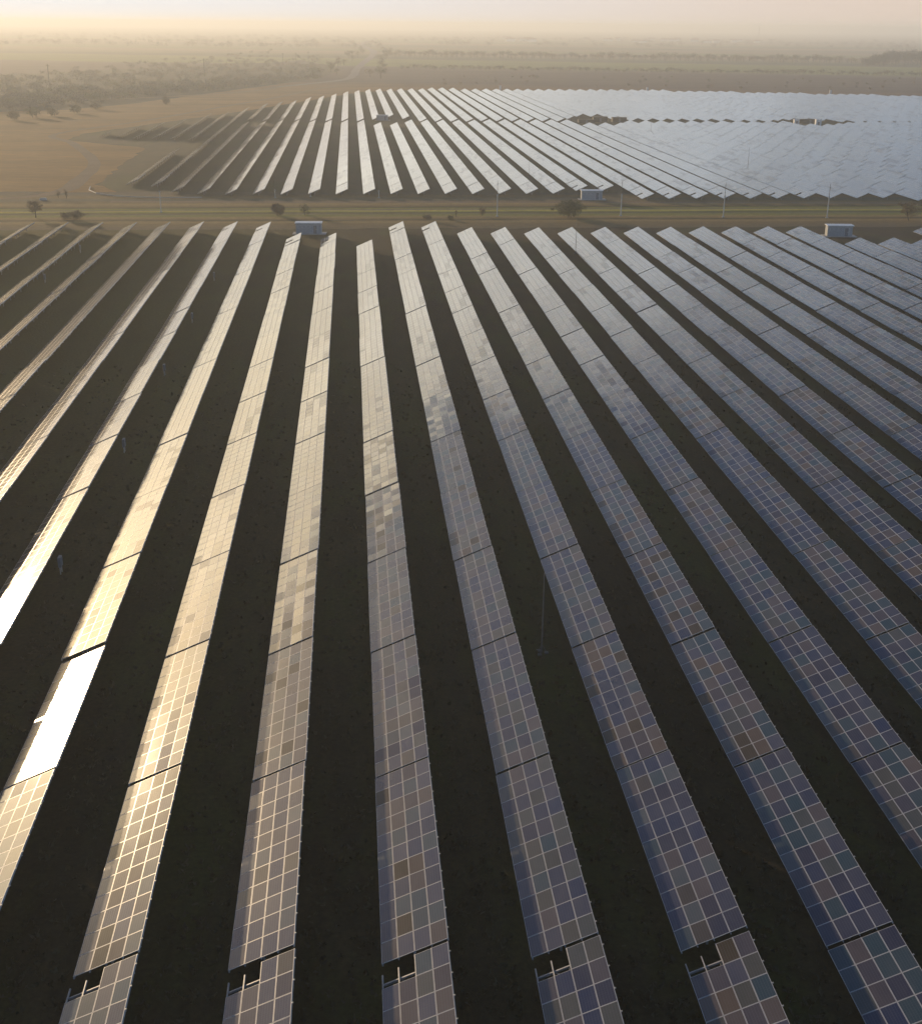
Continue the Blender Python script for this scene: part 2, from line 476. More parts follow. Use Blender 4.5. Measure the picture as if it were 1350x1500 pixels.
def module_geo(mb, uvs, tints, mat, tint, detail=True):
    """One framed module centred on its own origin, put through mat."""
    hw, hl, fr, th = MW / 2, ML / 2, 0.025, 0.04
    o = [(-hw, -hl), (hw, -hl), (hw, hl), (-hw, hl)]
    i = [(-hw + fr, -hl + fr), (hw - fr, -hl + fr), (hw - fr, hl - fr), (-hw + fr, hl - fr)]
    n = len(mb.v)
    for p in o: mb.v.append(tuple(mat @ Vector((p[0], p[1], 0))))
    for p in i: mb.v.append(tuple(mat @ Vector((p[0], p[1], 0))))
    for p in i: mb.v.append(tuple(mat @ Vector((p[0], p[1], -0.004))))
    for p in o: mb.v.append(tuple(mat @ Vector((p[0], p[1], -th))))
    F = []
    for k in range(4):
        j = (k + 1) % 4
        F.append(((n + k, n + j, n + 4 + j, n + 4 + k), 1))
        F.append(((n + 12 + k, n + 12 + j, n + j, n + k), 1))
    F.append(((n + 8, n + 9, n + 10, n + 11), 0))
    F.append(((n + 15, n + 14, n + 13, n + 12), 2))
    for f, m in F:
        mb.f.append(f); mb.m.append(m)
        uvs += [(i[k][0] + hw, i[k][1] + hl) for k in range(4)] if m == 0 else [(0.0785, 0.079)] * 4
        tints += [tint] * 4


def finish(mb, name, uvs, tints, film=0.0):
    me = mb.mesh(name, [M_GLASS, M_FRAME, M_BACK])
    uv = me.uv_layers.new(name='UVMap')
    uv.data.foreach_set('uv', [c for p in uvs for c in p])
    ca = me.color_attributes.new('tint', 'FLOAT_COLOR', 'CORNER')
    ca.data.foreach_set('color', [c for p in tints for c in (*p, film)])
    return me


def rand_tint(r, base=None):
    b = base if base is not None else 0.5
    return (min(1, max(0, r.gauss(b, 0.33))), min(1, max(0, r.gauss(0.34, 0.40))), r.random())


def noise_plan(r):
    """Small mounting errors (radians about Y and X): shared per column and block, plus each module's own."""
    plan = {}
    calm = r.random() < 0.35
    for c in range(NC):
        oc = r.gauss(0, 0.38)
        blk, left = 0.0, 0
        for k in range(NM):
            if left <= 0:
                blk, left = r.gauss(0, 0.55), r.randint(1, 6)
            left -= 1
            a = (0.12 if calm else 0.24)
            plan[c, k] = (rad((oc + blk) * (0.45 if calm else 1) + r.gauss(0, a)), rad(r.gauss(0, a)))
    return plan


def slot(c, k):
    """Centre of module (c, k) in the panel plane."""
    return Vector((c * (MW + GAP) + MW / 2, k * (ML + GAP) + ML / 2, 0))


def array_mesh(seed, missing=(), nm=NM, still=1.0):
    r = random.Random(seed)
    mb, uvs, tints = MB(), [], []
    plan = noise_plan(r)
    tb = r.uniform(0.25, 0.8)
    ar, left, ar_p = False, 0, r.choice((0.02, 0.06, 0.25))
    for c in range(NC):
        for k in range(nm):
            if (c, k) in missing: continue
            dy, dx = plan[c, k]
            mat = Matrix.Translation(slot(c, k)) @ Euler((dx * still, dy * still, 0)).to_matrix().to_4x4()
            if left <= 0: ar, left = r.random() < ar_p, r.randint(1, 5)
            left -= 1
            q_ = rand_tint(r, tb)
            module_geo(mb, uvs, tints, mat, (q_[0], q_[1], 0.95 if ar else q_[2] * 0.85))
    return finish(mb, 'module_array', uvs, tints)


MODULES = []                                                          # the last eight carry a thicker, more scattering dust film
for i in range(36):
    r = random.Random(500 + i)
    mb, uvs, tints = MB(), [], []
    module_geo(mb, uvs, tints, Matrix.Identity(4), rand_tint(r, 0.2 + 0.6 * (i % 7) / 6))
    MODULES.append(finish(mb, 'solar_module', uvs, tints, float(i >= 28)))
ARR_FULL = [array_mesh(100 + i) for i in range(16)]
ARR_CALM = [array_mesh(300 + i, still=0.35) for i in range(6)]
NOTCH = {(0, 2), (1, 2)}
ARR_PART = [array_mesh(200 + i, NOTCH, 6) for i in range(3)]
ARR_FARNOTCH = [array_mesh(240 + i, {(0, 4), (1, 4)}) for i in range(2)]


def frame_mesh(nm, broken=False):
    mb = MB()
    L = nm * (ML + GAP) - GAP
    for x in (0.03, 1.01, 2.03, 3.05, 4.03):                       # purlins along the row under the column joints
        e = -0.42 - 0.12 * (x < 0.5) if broken and x < 1.5 else 0.08
        mb.box((x - 0.035, -0.08, -0.13), (x + 0.035, L + e, -0.043))
    n = max(3, round(L / 2.8))
    for i in range(n):                                              # rafters up the slope
        y = 0.55 + (L - (1.75 if broken else 1.1)) * i / (n - 1)
        mb.box((0.05, y - 0.04, -0.26), (4.0, y + 0.04, -0.132))
    for k in range(nm):                                             # clamps along the high edge
        y = k * (ML + GAP) + ML * 0.55
        mb.box((TW, y - 0.035, -0.06), (TW + 0.10, y + 0.035, -0.012))
    return mb.mesh('support_frame', [M_STEEL])


FRAMES = {n: frame_mesh(n) for n in (6, 11)}
FRAMES['broken'] = frame_mesh(11, True)
pm = MB()
pm.box((-0.06, -0.07, 0), (0.06, 0.07, 1.22))
pm.tube((0.05, 0, 0.45), (1.05, 0, 1.53), 0.03, 0.03, 5)
pm.tube((-0.05, 0, 0.45), (-0.85, 0, 0.78), 0.03, 0.03, 5)
POST = pm.mesh('post', [M_STEEL])

ORD = ('first second third fourth fifth sixth seventh eighth ninth tenth eleventh twelfth thirteenth fourteenth fifteenth sixteenth seventeenth eighteenth nineteenth twentieth '
       'twenty-first twenty-second twenty-third twenty-fourth twenty-fifth twenty-sixth').split()


def make_table(u, v, label, detail=False, mesh=None, nm=NM, missing=(), dtilt=(0.0, 0.0), seed=0, posts=True, film=False, still=1.0):
    r = random.Random(seed)
    t = thing('solar_table', label, 'solar panel', (u + WC / 2 + r.gauss(0, 0.025), v, r.gauss(0, 0.03)), 0, GROUP)
    t.rotation_euler = (rad(r.gauss(0, 0.10)) + dtilt[0], rad(r.gauss(0, 0.22)) + dtilt[1], 0)
    org = Vector((-WC / 2, 0, LOW))
    if detail:
        plan = noise_plan(r)
        tb = r.randint(0, 27)
        for c in range(NC):
            for k in range(nm):
                if (c, k) in missing: continue
                dy, dx = plan[c, k]
                e = (Euler((0, -TILT, 0)).to_matrix() @ Euler((dx * still, dy * still, 0)).to_matrix()).to_euler()
                link('solar_module', MODULES[28 + r.randint(0, 7) if film else (tb + r.randint(0, 9)) % 28], t, org + ROT @ slot(c, k), e)
    else:
        link('module_array', mesh, t, org, (0, -TILT, 0))
    link('support_frame', FRAMES['broken' if (0, 10) in missing else nm], t, org, (0, -TILT, 0))
    L = nm * (ML + GAP) - GAP
    np_ = 4 if nm > 6 else 2
    for i in range(np_ if posts else 0):
        link('post', POST, t, (0.05, 1.2 + (L - 2.4) * i / (np_ - 1), 0))
    return t


def near_end(k):
    """Full tables and whether a short table follows, per row of the near field."""
    if k <= -3: return 14, True
    if k <= -1: return 13, True
    if k == 0: return 13, False
    if k <= 2: return 14, True
    if k <= 13: return 14, False
    if k <= 16: return 13, False
    return 14, False


def row_start(k): return 55.95 - 0.14 * max(-4, min(k, 6))


def seen(u, v, L=TL):
    q = [project((u + a, v + b, h)) for a, h in ((0, LOW), (WC, LOW + WS)) for b in (0, L / 2, L) if v + b > 18]
    return any(-25 < x < 1375 and -20 < y < 1520 for x, y in q)


def row_words(k):
    if k == 0: return 'in the upright central row'
    return '%s row %s of the central row' % (ORD[abs(k) - 1], 'left' if k < 0 else 'right')


def look(k, v):
    if k <= -4: return 'amber streaked' if v > 110 else 'amber dusty'
    if k <= -1: return 'cream shining' if v > 140 else 'warm dusty'
    if k <= 3: return 'pale shining' if v > 190 else 'brown gridded'
    return 'blue-grey shining' if v > 200 else 'blue gridded'


def aim_tilt(u, v):
    """Mounting error that makes this table mirror the sun towards where the drone hovers."""
    c = Vector((u + WC / 2, v + TL / 2, LOW + WS / 2))
    d = (Vector((0, 0, CAM_H)) - c).normalized()
    n = (d + SUN).normalized()
    ny = math.asin(n.y)
    return (-ny * 0.35, (math.atan2(n.x, n.z) + TILT) * 0.9)


BROKEN = {(0, 10), (1, 10)}
BROKEN_ROWS = {-2, -1, 0, 1, 2, -3}
n_ind = 0
spare = []
for k in range(-34, 27):
    u = U0 + k * P
    full, short = near_end(k)
    slots = [(j, NM) for j in range(-2, full)] + ([(full, 6)] if short else [])
    cnt = 0
    for j, nm in slots:
        v = row_start(k) + j * T
        L = nm * (ML + GAP) - GAP
        if not seen(u, v, L):
            if seen(u + 9, v, L) or seen(u + 17, v - 14, L) or seen(u - 12, v, L) or (v > 0 and seen(u, v + 20, L)): spare.append((u, v, nm, 1))
            continue
        cnt += 1
        det = v < 150
        miss = BROKEN if (j == -1 and k in BROKEN_ROWS) else (NOTCH if nm == 6 else ())
        lab = '%s solar table %s from the front, %s' % (look(k, v), ORD[cnt - 1], row_words(k))
        dt = (0.0, 0.0)
        if k == -3 and j == 1:
            dt = aim_tilt(u, v)
            lab = 'solar table blazing white with the reflected sun, third row left of the central row'
        mesh = (ARR_PART[k % 3] if nm == 6 else ARR_FULL[rng.randrange(16)] if k > -3 else ARR_CALM[rng.randrange(6)])
        make_table(u, v, lab, det, mesh, nm, miss, dt, seed=(k + 60) * 100 + j, film=(k, j) == (-3, 1), still=0.35 if k <= -3 else 0.5 if k == -2 else 1.0)
        n_ind += 1

# ---- the far field: lower block, service gap, upper block
LOW_NEAR = {-9: 423, -8: 420, -7: 404.5, -6: 400}
LOW_FAR = {-9: 533, -7: 684, -6: 690}
UP_NEAR = {-14: 610.5, -13: 604, -12: 600, -11: 599, -10: 596, -9: 593.5, -7: 717, -6: 708, 1: 723, 2: 741, 3: 729}
UP_FAR = {-14: 624, -13: 664, -12: 682, -11: 702, -10: 746, -9: 763, -7: 846, -6: 870, -5: 882, -4: 922, -3: 939, -2: 968, -1: 1003, 0: 1022, 1: 1040, 2: 1049, 3: 1050, 4: 1055, 7: 1072, 8: 1072, 9: 1068}
CABIN_ROWS = {14: (684, 733), 15: (684, 752), 16: (684, 752), 17: (702, 733), 28: (680, 722), 29: (678, 728), 30: (684, 728), 31: (692, 722)}


def low_near(k):
    if k in LOW_NEAR: return LOW_NEAR[k]
    if k <= 7: return 398.0
    if k <= 9: return 405.5
    if k <= 19: return 385.3
    return 379.0


def gap_of(k):
    if k in CABIN_ROWS: return CABIN_ROWS[k]
    lo = LOW_FAR.get(k, 699.5 if k <= 0 else 682 if k <= 2 else 702 if k < 8 else 706)
    hi = UP_NEAR.get(k, 709.5 if k < 8 else 714)
    if k >= 17: lo, hi = 701, 719
    if k >= 25: lo, hi = 700, 713
    if k >= 33: lo, hi = 704, 708
    return lo, hi


def up_far(k):
    if k in UP_FAR: return UP_FAR[k]
    if k <= 24: return 1056.0
    return 1056.0 - 18.8 * max(0, int((k - 24) / 6.0))


far_ind = []
far_spans = []
for k in range(-14, 72):
    u = UF + k * P
    if k <= -10: spans = [(UP_NEAR[k], up_far(k))]
    elif k == -8: spans = [(420, 803)]
    else:
        lo, hi = gap_of(k)
        spans = [(low_near(k), lo), (hi, up_far(k))]
    for a, b in spans:
        n = max(1, int(round((b - a) / T)))
        pitch = (b - a) / n if abs((b - a) / n - T) < 2.5 else T
        for i in range(n):
            v = a + i * pitch
            s = min(1.0, (pitch - 0.26) / TL)
            if project((u, v + 9, 1))[0] > 1420: continue
            far_spans.append((u, v, k, i == 0 and a < 430, s))

far_first = [q for q in far_spans if q[3] and -20 < project((q[0] + 2, q[1] + 9, 1.5))[0] < 1360]
far_first.sort(key=lambda q: q[2])
room = max(0, 300 - n_ind)
for i, q in enumerate(far_first[:min(room, 26)]):
    notch = 8 <= q[2] <= 16
    lab = 'roadside solar table of the %s row from the left in the far field' % ORD[i]
    make_table(q[0], q[1], lab, False, ARR_FARNOTCH[i % 2] if notch else ARR_FULL[(i * 5) % 16], NM, (), (0, 0), seed=9000 + i)
    far_ind.append(q)
used = set((q[0], q[1]) for q in far_ind)


def far_mesh(items):
    """All the remaining tables of the far field in one mesh: 44 modules each with its own slight tilt, a slab below and posts."""
    V, F, Mi, TI = [], [], [], []
    base = 0
    vs, tn, mi = [], [], []
    ct, st = math.cos(TILT), math.sin(TILT)
    for idx, (u, v, s, nm) in enumerate(items):
        r = nrg
        ty = rad(r.normal(0, 0.25)); tx = rad(r.normal(0, 0.1))
        calm = 0.45 if r.random() < 0.4 else 1.0
        ar_p = (0.01, 0.05, 0.28)[r.integers(0, 3)]
        tb = r.uniform(0.25, 0.8)
        for c in range(NC):
            oc = r.normal(0, 0.28) * calm
            blk, left = 0.0, 0
            for k in range(nm):
                if left <= 0: blk, left, ar = r.normal(0, 0.32) * calm, r.integers(2, 7), r.random() < ar_p
                left -= 1
                dy = rad(oc + blk + r.normal(0, 0.2) * calm) + ty
                dx = rad(r.normal(0, 0.2) * calm) + tx
                cx, cy = c * 1.02 + 0.5, (k * 1.68 + 0.83) * s
                hx, hy = 0.5, 0.83 * s
                col = (min(1, max(0, r.normal(tb, 0.2))), min(1, max(0, r.normal(0.42, 0.2))), 0.95 if ar else r.random() * 0.85)
                for ax, ay in ((-1, -1), (1, -1), (1, 1), (-1, 1)):
                    px, py, pz = cx + ax * hx, cy + ay * hy, ay * hy * math.sin(dx) - ax * hx * math.sin(dy) + 0.03
                    vs.append((u + px * ct - pz * st, v + py, LOW + px * st + pz * ct))
                    tn.append(col)
                mi.append(0)
        Lt = (nm * 1.68 - 0.02) * s
        a = [(u, v), (u, v + Lt)]
        xs = ((0, 0), (TW, 0))
        lo = [(u + 0.0 * ct + 0.05 * st, LOW - 0.05 * ct), (u + TW * ct + 0.05 * st, LOW + TW * st - 0.05 * ct)]
        hi = [(u, LOW), (u + TW * ct, LOW + TW * st)]
        y0, y1 = v, v + Lt
        def Q(p):
            for q in p: vs.append(q); tn.append((0.5, 0.5, 0.5))
            mi.append(1)
        Q([(lo[0][0], y1, lo[0][1]), (lo[1][0], y1, lo[1][1]), (lo[1][0], y0, lo[1][1]), (lo[0][0], y0, lo[0][1])])
        Q([(lo[0][0], y0, lo[0][1]), (lo[1][0], y0, lo[1][1]), (hi[1][0], y0, hi[1][1]), (hi[0][0], y0, hi[0][1])])
        Q([(lo[1][0], y1, lo[1][1]), (lo[0][0], y1, lo[0][1]), (hi[0][0], y1, hi[0][1]), (hi[1][0], y1, hi[1][1])])
        Q([(lo[0][0], y1, lo[0][1]), (lo[0][0], y0, lo[0][1]), (hi[0][0], y0, hi[0][1]), (hi[0][0], y1, hi[0][1])])
        Q([(lo[1][0], y0, lo[1][1]), (lo[1][0], y1, lo[1][1]), (hi[1][0], y1, hi[1][1]), (hi[1][0], y0, hi[1][1])])
        for i in range(4):
            y = v + 1.2 + (Lt - 2.4) * i / 3
            x = u + WC / 2
            for (x0, y0_, x1, y1_) in ((x - .06, y - .06, x + .06, y - .06), (x + .06, y - .06, x + .06, y + .06), (x + .06, y + .06, x - .06, y + .06), (x - .06, y + .06, x - .06, y - .06)):
                Q([(x0, y0_, 0), (x1, y1_, 0), (x1, y1_, 1.3), (x0, y0_, 1.3)])
    nq = len(mi)
    me = bpy.data.meshes.new('solar_tables')
    me.vertices.add(nq * 4)
    me.vertices.foreach_set('co', np.array(vs, dtype=np.float32).ravel())
    me.loops.add(nq * 4)
    me.loops.foreach_set('vertex_index', np.arange(nq * 4, dtype=np.int32))
    me.polygons.add(nq)
    me.polygons.foreach_set('loop_start', np.arange(0, nq * 4, 4, dtype=np.int32))
    me.polygons.foreach_set('loop_total', np.full(nq, 4, dtype=np.int32))
    for m in (M_GLASS, M_BACK): me.materials.append(m)
    me.polygons.foreach_set('material_index', np.array(mi, dtype=np.int32))
    me.update(calc_edges=True)
    uv = me.uv_layers.new(name='UVMap')
    uv.data.foreach_set('uv', np.tile(np.array([0.0785, 0.079], dtype=np.float32), nq * 4))
    ca = me.color_attributes.new('tint', 'FLOAT_COLOR', 'CORNER')
    ca.data.foreach_set('color', np.concatenate([np.array(tn, dtype=np.float32), np.zeros((nq * 4, 1), dtype=np.float32)], 1).ravel())
    me.validate()
    return me


items = [(q[0], q[1], q[4], NM) for q in far_spans if (q[0], q[1]) not in used] + [(u, v, 1.0, nm) for u, v, nm, _ in spare]
fo = link('solar_table', far_mesh(items))
fo['kind'] = 'stuff'
tag(fo, 'the remaining solar tables of the far field, in long rows up to the brown farmland', 'solar panels')

# ------------------------------------------------------------------ cabins, poles, cabinets


def inv(x, y, h=0.0):
    d = fw + R * ((x - 675) / 1815.86) - U * ((y - 750) / 1815.86)
    t = (h - CAM_H) / d.z
    return d.x * t, d.y * t


def kiosk(label, u, v, rz, L=6.4, D=2.4, H=2.6, lit=False):
    t = thing('transformer_kiosk', label, 'electrical cabin', (u, v, 0), rz, 'transformer kiosks by the solar rows')
    b = MB(); b.box((-L / 2 - 0.9, -D / 2 - 0.7, 0), (L / 2 + 1.2, D / 2 + 0.7, 0.14)); b.build('base_slab', M_CONC, t)
    b = MB(); b.box((-L / 2, -D / 2, 0.14), (L / 2, D / 2, 0.14 + H))
    for i in range(5):                                               # wall ribs proud of the sheet
        x = -L / 2 + 0.1 + i * (L - 0.2) / 4
        b.box((x - 0.05, -D / 2 - 0.03, 0.2), (x + 0.05, -D / 2 - 0.002, H + 0.08))
    b.build('wall', M_KIOSK, t)
    b = MB()
    b.box((-L / 2 - 0.25, -D / 2 - 0.3, 0.143 + H), (L / 2 + 0.25, D / 2 + 0.3, 0.143 + H + 0.18))
    b.build('roof', M_ROOF, t)
    for i in range(3):                                               # louvres high on the long side
        x = -L / 2 + 0.55 + i * 1.15
        f = MB(); f.box((x, -D / 2 - 0.06, 1.55), (x + 0.9, -D / 2 - 0.032, 2.25)); fo_ = f.build('vent', M_KTRIM, t)
        g = MB()
        for s in range(5): g.box((x + 0.06, -D / 2 - 0.085, 1.61 + s * 0.125), (x + 0.84, -D / 2 - 0.062, 1.68 + s * 0.125))
        g.build('louvre', M_KDARK, fo_)
    d = MB(); d.box((L / 2 - 2.0, -D / 2 - 0.065, 0.2), (L / 2 - 1.05, -D / 2 - 0.032, 2.25)); do = d.build('door', M_KDARK, t)
    d = MB()
    for a in ((L / 2 - 2.08, 0.2, L / 2 - 2.003, 2.33), (L / 2 - 1.047, 0.2, L / 2 - 0.97, 2.33), (L / 2 - 2.003, 2.253, L / 2 - 1.047, 2.33)):
        d.box((a[0], -D / 2 - 0.075, a[1]), (a[2], -D / 2 - 0.032, a[3]))
    d.build('door_frame', M_KTRIM, do)
    d = MB(); d.box((L / 2 - 1.25, -D / 2 - 0.11, 1.1), (L / 2 - 1.15, -D / 2 - 0.067, 1.3)); d.build('handle', M_ROOF, do)
    return t


kiosk('grey transformer kiosk with white roof behind the two short rows left of centre', -11.3, 323.5, rad(-3))
kiosk('grey transformer kiosk standing at the roadside edge of the far field', 73.6, 388.2, rad(-3))
kiosk('grey transformer kiosk with sunlit end wall at the right end of the near field', 124.8, 315.2, rad(-6))
kiosk('grey kiosk in the service gap of the far field, left of centre', 17.5, 727, rad(0))


def shed(label, u, v, L, D, H, m, rz=0.0):
    t = thing('service_cabin', label, 'cabin', (u, v, 0), rz, 'service cabins in the far field gap')
    b = MB(); b.box((-L / 2, -D / 2, 0), (L / 2, D / 2, H)); b.build('wall', m, t)
    b = MB()
    b.box((-L / 2 - 0.2, -D / 2 - 0.2, H + 0.003), (L / 2 + 0.2, D / 2 + 0.2, H + 0.16))
    b.build('roof', m if m is M_SHED else M_ROOF, t)
    d = MB(); d.box((-0.6, -D / 2 - 0.05, 0.05), (0.6, -D / 2 - 0.003, min(2.1, H - 0.15))); d.build('door', M_KDARK, t)
    return t


SH = [('dark low cabin at the left of the dark gap in the far field', 858, 180.5, 9, 3.5, 1.9, M_SHED),
      ('larger dark cabin in the middle of the dark gap in the far field', 878, 178.5, 8, 4, 2.7, M_SHED),
      ('dark flat cabin at the right of the dark gap in the far field', 906, 178.5, 8, 4, 2.3, M_SHED),
      ('small white cabin at the left of the right-hand gap in the far field', 1165, 182.5, 2.6, 2.4, 2.6, M_WHITE),
      ('white cabin in the middle of the right-hand gap of the far field', 1197, 184, 3.0, 2.4, 3.2, M_WHITE),
      ('low dark cabin behind the white ones in the far field', 1184, 180.5, 12, 4, 2.1, M_SHED)]
SH = [(a, *inv(b, c), *r_) for a, b, c, *r_ in SH]
for q in SH: shed(*q)


def mast(label, u, v, h, frac, r0=0.15, group='poles along the verge', lean=0.0):
    t = thing('pole', label, 'pole', (u, v, 0), 0, group)
    t.rotation_euler = (0, lean, 0)
    b = MB(); b.tube((0, 0, 0), (0, 0, h * frac), r0, r0 * 0.72, 8); b.build('shaft', M_POLE, t)
    b = MB(); b.tube((0, 0, h * frac), (0, 0, h), r0 * 0.5, r0 * 0.25, 6); b.build('steel_rod', M_DARKSTEEL, t)
    b = MB(); b.box((-0.25, -0.1, h * frac - 0.3), (0.25, 0.12, h * frac - 0.05)); b.build('bracket', M_STEEL, t)
    b = MB(); b.tube((0.0, 0.0, h - 0.9), (0.0, -0.28, h - 0.98), 0.10, 0.12, 6); b.build('camera', M_DARKSTEEL, t)
    b = MB(); b.box((-0.35, -0.35, 0.02), (0.35, 0.35, 0.18)); b.build('footing', M_CONC, t)
    return t


mast('tall pale pole on the verge beside the right-hand kiosk', 133.5, 347.2, 9.4, 0.62, 0.17)
mast('tall pale pole on the verge, second from the right', 104.2, 349.5, 9.6, 0.62, 0.17)
mast('tall pale pole on the verge, just right of the middle kiosk', 75.5, 352.7, 9.9, 0.62, 0.17)
mast('tall faint pole on the verge left of the middle kiosk', 40.3, 352.7, 9.9, 0.62, 0.14)
mast('faint pole on the verge before the leftmost far rows', -54.0, 363.1, 8.4, 0.7, 0.13)
mast('thin mast at the edge of the far field behind the round bush', -23.7, 393.7, 8.2, 0.3, 0.09)
mast('thin mast at the edge of the far field right of the upright far row', 8.1, 393.1, 7.6, 0.3, 0.09)
mast('short mast beside the fourth bright far row', -13.0, 396.0, 4.2, 0.3, 0.09)


def rod(label, u, v, h):
    t = thing('lightning_mast', label, 'mast', (u, v, 0), 0, 'thin lightning masts between the rows')
    b = MB(); b.tube((0, 0, 0.1), (0, 0, h), 0.07, 0.035, 6); b.build('shaft', M_DULL, t)
    b = MB()
    for a in range(3):
        c, s = math.cos(a * 2.094), math.sin(a * 2.094)
        b.box((c * 0.42 - 0.16, s * 0.42 - 0.16, 0), (c * 0.42 + 0.16, s * 0.42 + 0.16, 0.14))
        b.tube((c * 0.42, s * 0.42, 0.14), (0, 0, 0.9), 0.025, 0.025, 5)
    b.build('foot', M_DULL, t)
    return t


M_DULL = plain('dull_rod', (0.10, 0.10, 0.10), 0.6)
rod('thin grey lightning mast standing in the aisle right of the central row', 15.2, 93.4, 7.5)
rod('thin mast in front of the seventh shining row by the verge', 52.0, 291.0, 8.0)
rod('thin mast among the far rows above the middle kiosk', 62.5, 449.5, 8.0)
rod('thin mast among the far rows right of centre', 148.0, 470.0, 8.5)
rod('thin mast far out in the grey-blue rows', 150.0, 640.0, 8.5)


def cabinet(label, x, y, right=True):
    """Inverter box hung at the back of a table."""
    t = thing('inverter_cabinet', label, 'electrical cabinet', (x, y, 0), 0, 'inverter cabinets behind the left rows')
    b = MB(); b.box((-0.14, -0.4, 0.75), (0.14, 0.4, 1.75)); b.build('case', M_CAB, t)
    b = MB(); b.box((0.143, -0.36, 0.80), (0.165, 0.36, 1.7)); d = b.build('door', M_CAB, t)
    b = MB(); b.box((0.168, 0.24, 1.2), (0.20, 0.30, 1.4)); b.build('handle', M_DARKSTEEL, d)
    for y0 in (-0.3, 0.3):
        b = MB(); b.box((-0.05, y0 - 0.04, 0), (0.05, y0 + 0.04, 0.75)); b.build('leg', M_STEEL, t)
    return t




CABS = [('grey inverter cabinet nearest the blazing table, behind the fourth row left', -4, 71, 822), ('inverter cabinet behind the middle of the fourth row left of centre', -4, 168, 648),
        ('inverter cabinet two tables beyond the middle one of that row', -4, 234, 538), ('inverter cabinet behind the third row left, beyond its middle', -4, 277, 462),
        ('inverter cabinet near the far end of the fourth row left', -4, 309, 402), ('inverter cabinet behind the seventh row left, far end', -8, 118, 362), ('inverter cabinet behind the eighth row left', -8, 66, 405)]
CAB_LABELS = ['grey inverter cabinet behind the row just above the sun glare at the left edge', 'grey inverter cabinet second from the front behind the fourth row left of centre', 'grey inverter cabinet third from the front behind the fourth row left of centre',
              'grey inverter cabinet fourth from the front behind the fourth row left of centre', 'grey inverter cabinet farthest along the fourth row left of centre', 'small inverter cabinet by the far end of the outer left rows', 'small inverter cabinet nearer the left edge among the outer left rows']
for (_, k, px, py), lab in zip(CABS, CAB_LABELS):
    x, y = inv(px, py, 1.3)
    kk = round((x - WC - 0.9 - U0) / P)
    cabinet(lab, U0 + kk * P + WC + 0.75, y)

# ------------------------------------------------------------------ trees and bushes


def twig_cloud(mb, r, n, centre, radii, size, m=0, stretch=2.2, clump=9):
    """Leaf-sized quads in loose clumps through an ellipsoid."""
    cx, cy, cz = centre
    done = 0
    while done < n:
        d = Vector((r.gauss(0, 1), r.gauss(0, 1), r.gauss(0, 1))).normalized() * (r.random() ** 0.45)
        q = Vector((cx + d.x * radii[0], cy + d.y * radii[1], cz + d.z * radii[2]))
        cs = size * 2.2
        for _ in range(clump):
            p = q + Vector((r.gauss(0, cs), r.gauss(0, cs), r.gauss(0, cs * 0.7)))
            a = Vector((r.gauss(0, 1), r.gauss(0, 1), r.gauss(0, 1) + 0.5)).normalized() * size * stretch * r.uniform(0.6, 1.3)
            b = a.orthogonal().normalized() * size * r.uniform(0.4, 1.0)
            mb.quad(p - a * .5 - b * .5, p + a * .5 - b * .5, p + a * .5 + b * .5, p - a * .5 + b * .5, m)
            done += 1


def limbs(mb, r, h, w, n, m=0, stems=1):
    tops = []
    for s in range(stems):
        x0, y0 = (r.uniform(-.2, .2) * w * (stems > 1), r.uniform(-.2, .2) * w * (stems > 1))
        top = Vector((x0 * 2 + r.uniform(-.1, .1) * w, y0 * 2, h * 0.72))
        mb.tube((x0, y0, 0), top, 0.035 * h / stems ** .5, 0.012 * h / stems ** .5, 6, m)
        for i in range(n):
            t = r.uniform(0.25, 0.95)
            p = Vector((x0, y0, 0)).lerp(top, t)
            a = r.uniform(0, 6.28)
            q = p + Vector((math.cos(a) * w * .42 * r.uniform(.5, 1), math.sin(a) * w * .42 * r.uniform(.5, 1), h * r.uniform(.1, .3)))
            mb.tube(p, q, 0.010 * h, 0.003 * h, 4, m)
            tops.append(q)
    return tops


def bush(label, px, py, h, wd, m, n=700, stems=1, name='bush', cat='bush', seed=0, up=0.55, group=None, size=0.13):
    r = random.Random(seed + int(px))
    h, wd = h * 0.75, wd * 0.75
    x, y = inv(px, py)
    t = thing(name, label, cat, (x, y, 0), 0, group)
    b = MB(); tops = limbs(b, r, h, wd, 10 // stems + 4, 0, stems); b.build('trunk', M_BARK, t)
    b = MB()
    twig_cloud(b, r, n, (0, 0, h * up), (wd * .5, wd * .5, h * (1 - up) * 0.95), size)
    for q in tops: twig_cloud(b, r, n // 40, q, (wd * .12, wd * .12, h * .08), size, clump=4)
    b.build('crown', m, t)
    return t


bush('bare round-headed tree alone on the left verge', 53, 319, 6.4, 5.2, M_TWIG_BR, 700, 1, 'tree', 'tree', 1, 0.66)
bush('wide low brown bush on the verge right of the lone left tree', 112, 322, 3.2, 5.0, M_TWIG_BR, 700, 3, seed=2, up=0.45)
bush('small brown bush touching the wide low bush on the left verge', 97, 321, 2.6, 2.8, M_TWIG_BR, 350, 2, seed=3, up=0.45)
bush('rounded dark bush on the verge left of the white-roofed kiosk', 408, 316, 4.4, 4.6, M_TWIG_BR, 1500, 3, seed=4, up=0.5)
bush('thin olive bush on the verge above the white-roofed kiosk', 448, 315, 4.0, 3.6, M_TWIG_OL, 260, 2, seed=5, up=0.5)
bush('large wispy olive bush on the verge below the middle kiosk', 833, 318, 6.2, 9.5, M_TWIG_OL, 2600, 6, seed=6, up=0.48, size=0.14)
bush('tan bare tree on the verge at the right edge', 1333, 323, 7.0, 8.0, M_TWIG_TAN, 1600, 2, 'tree', 'tree', 7, 0.6)
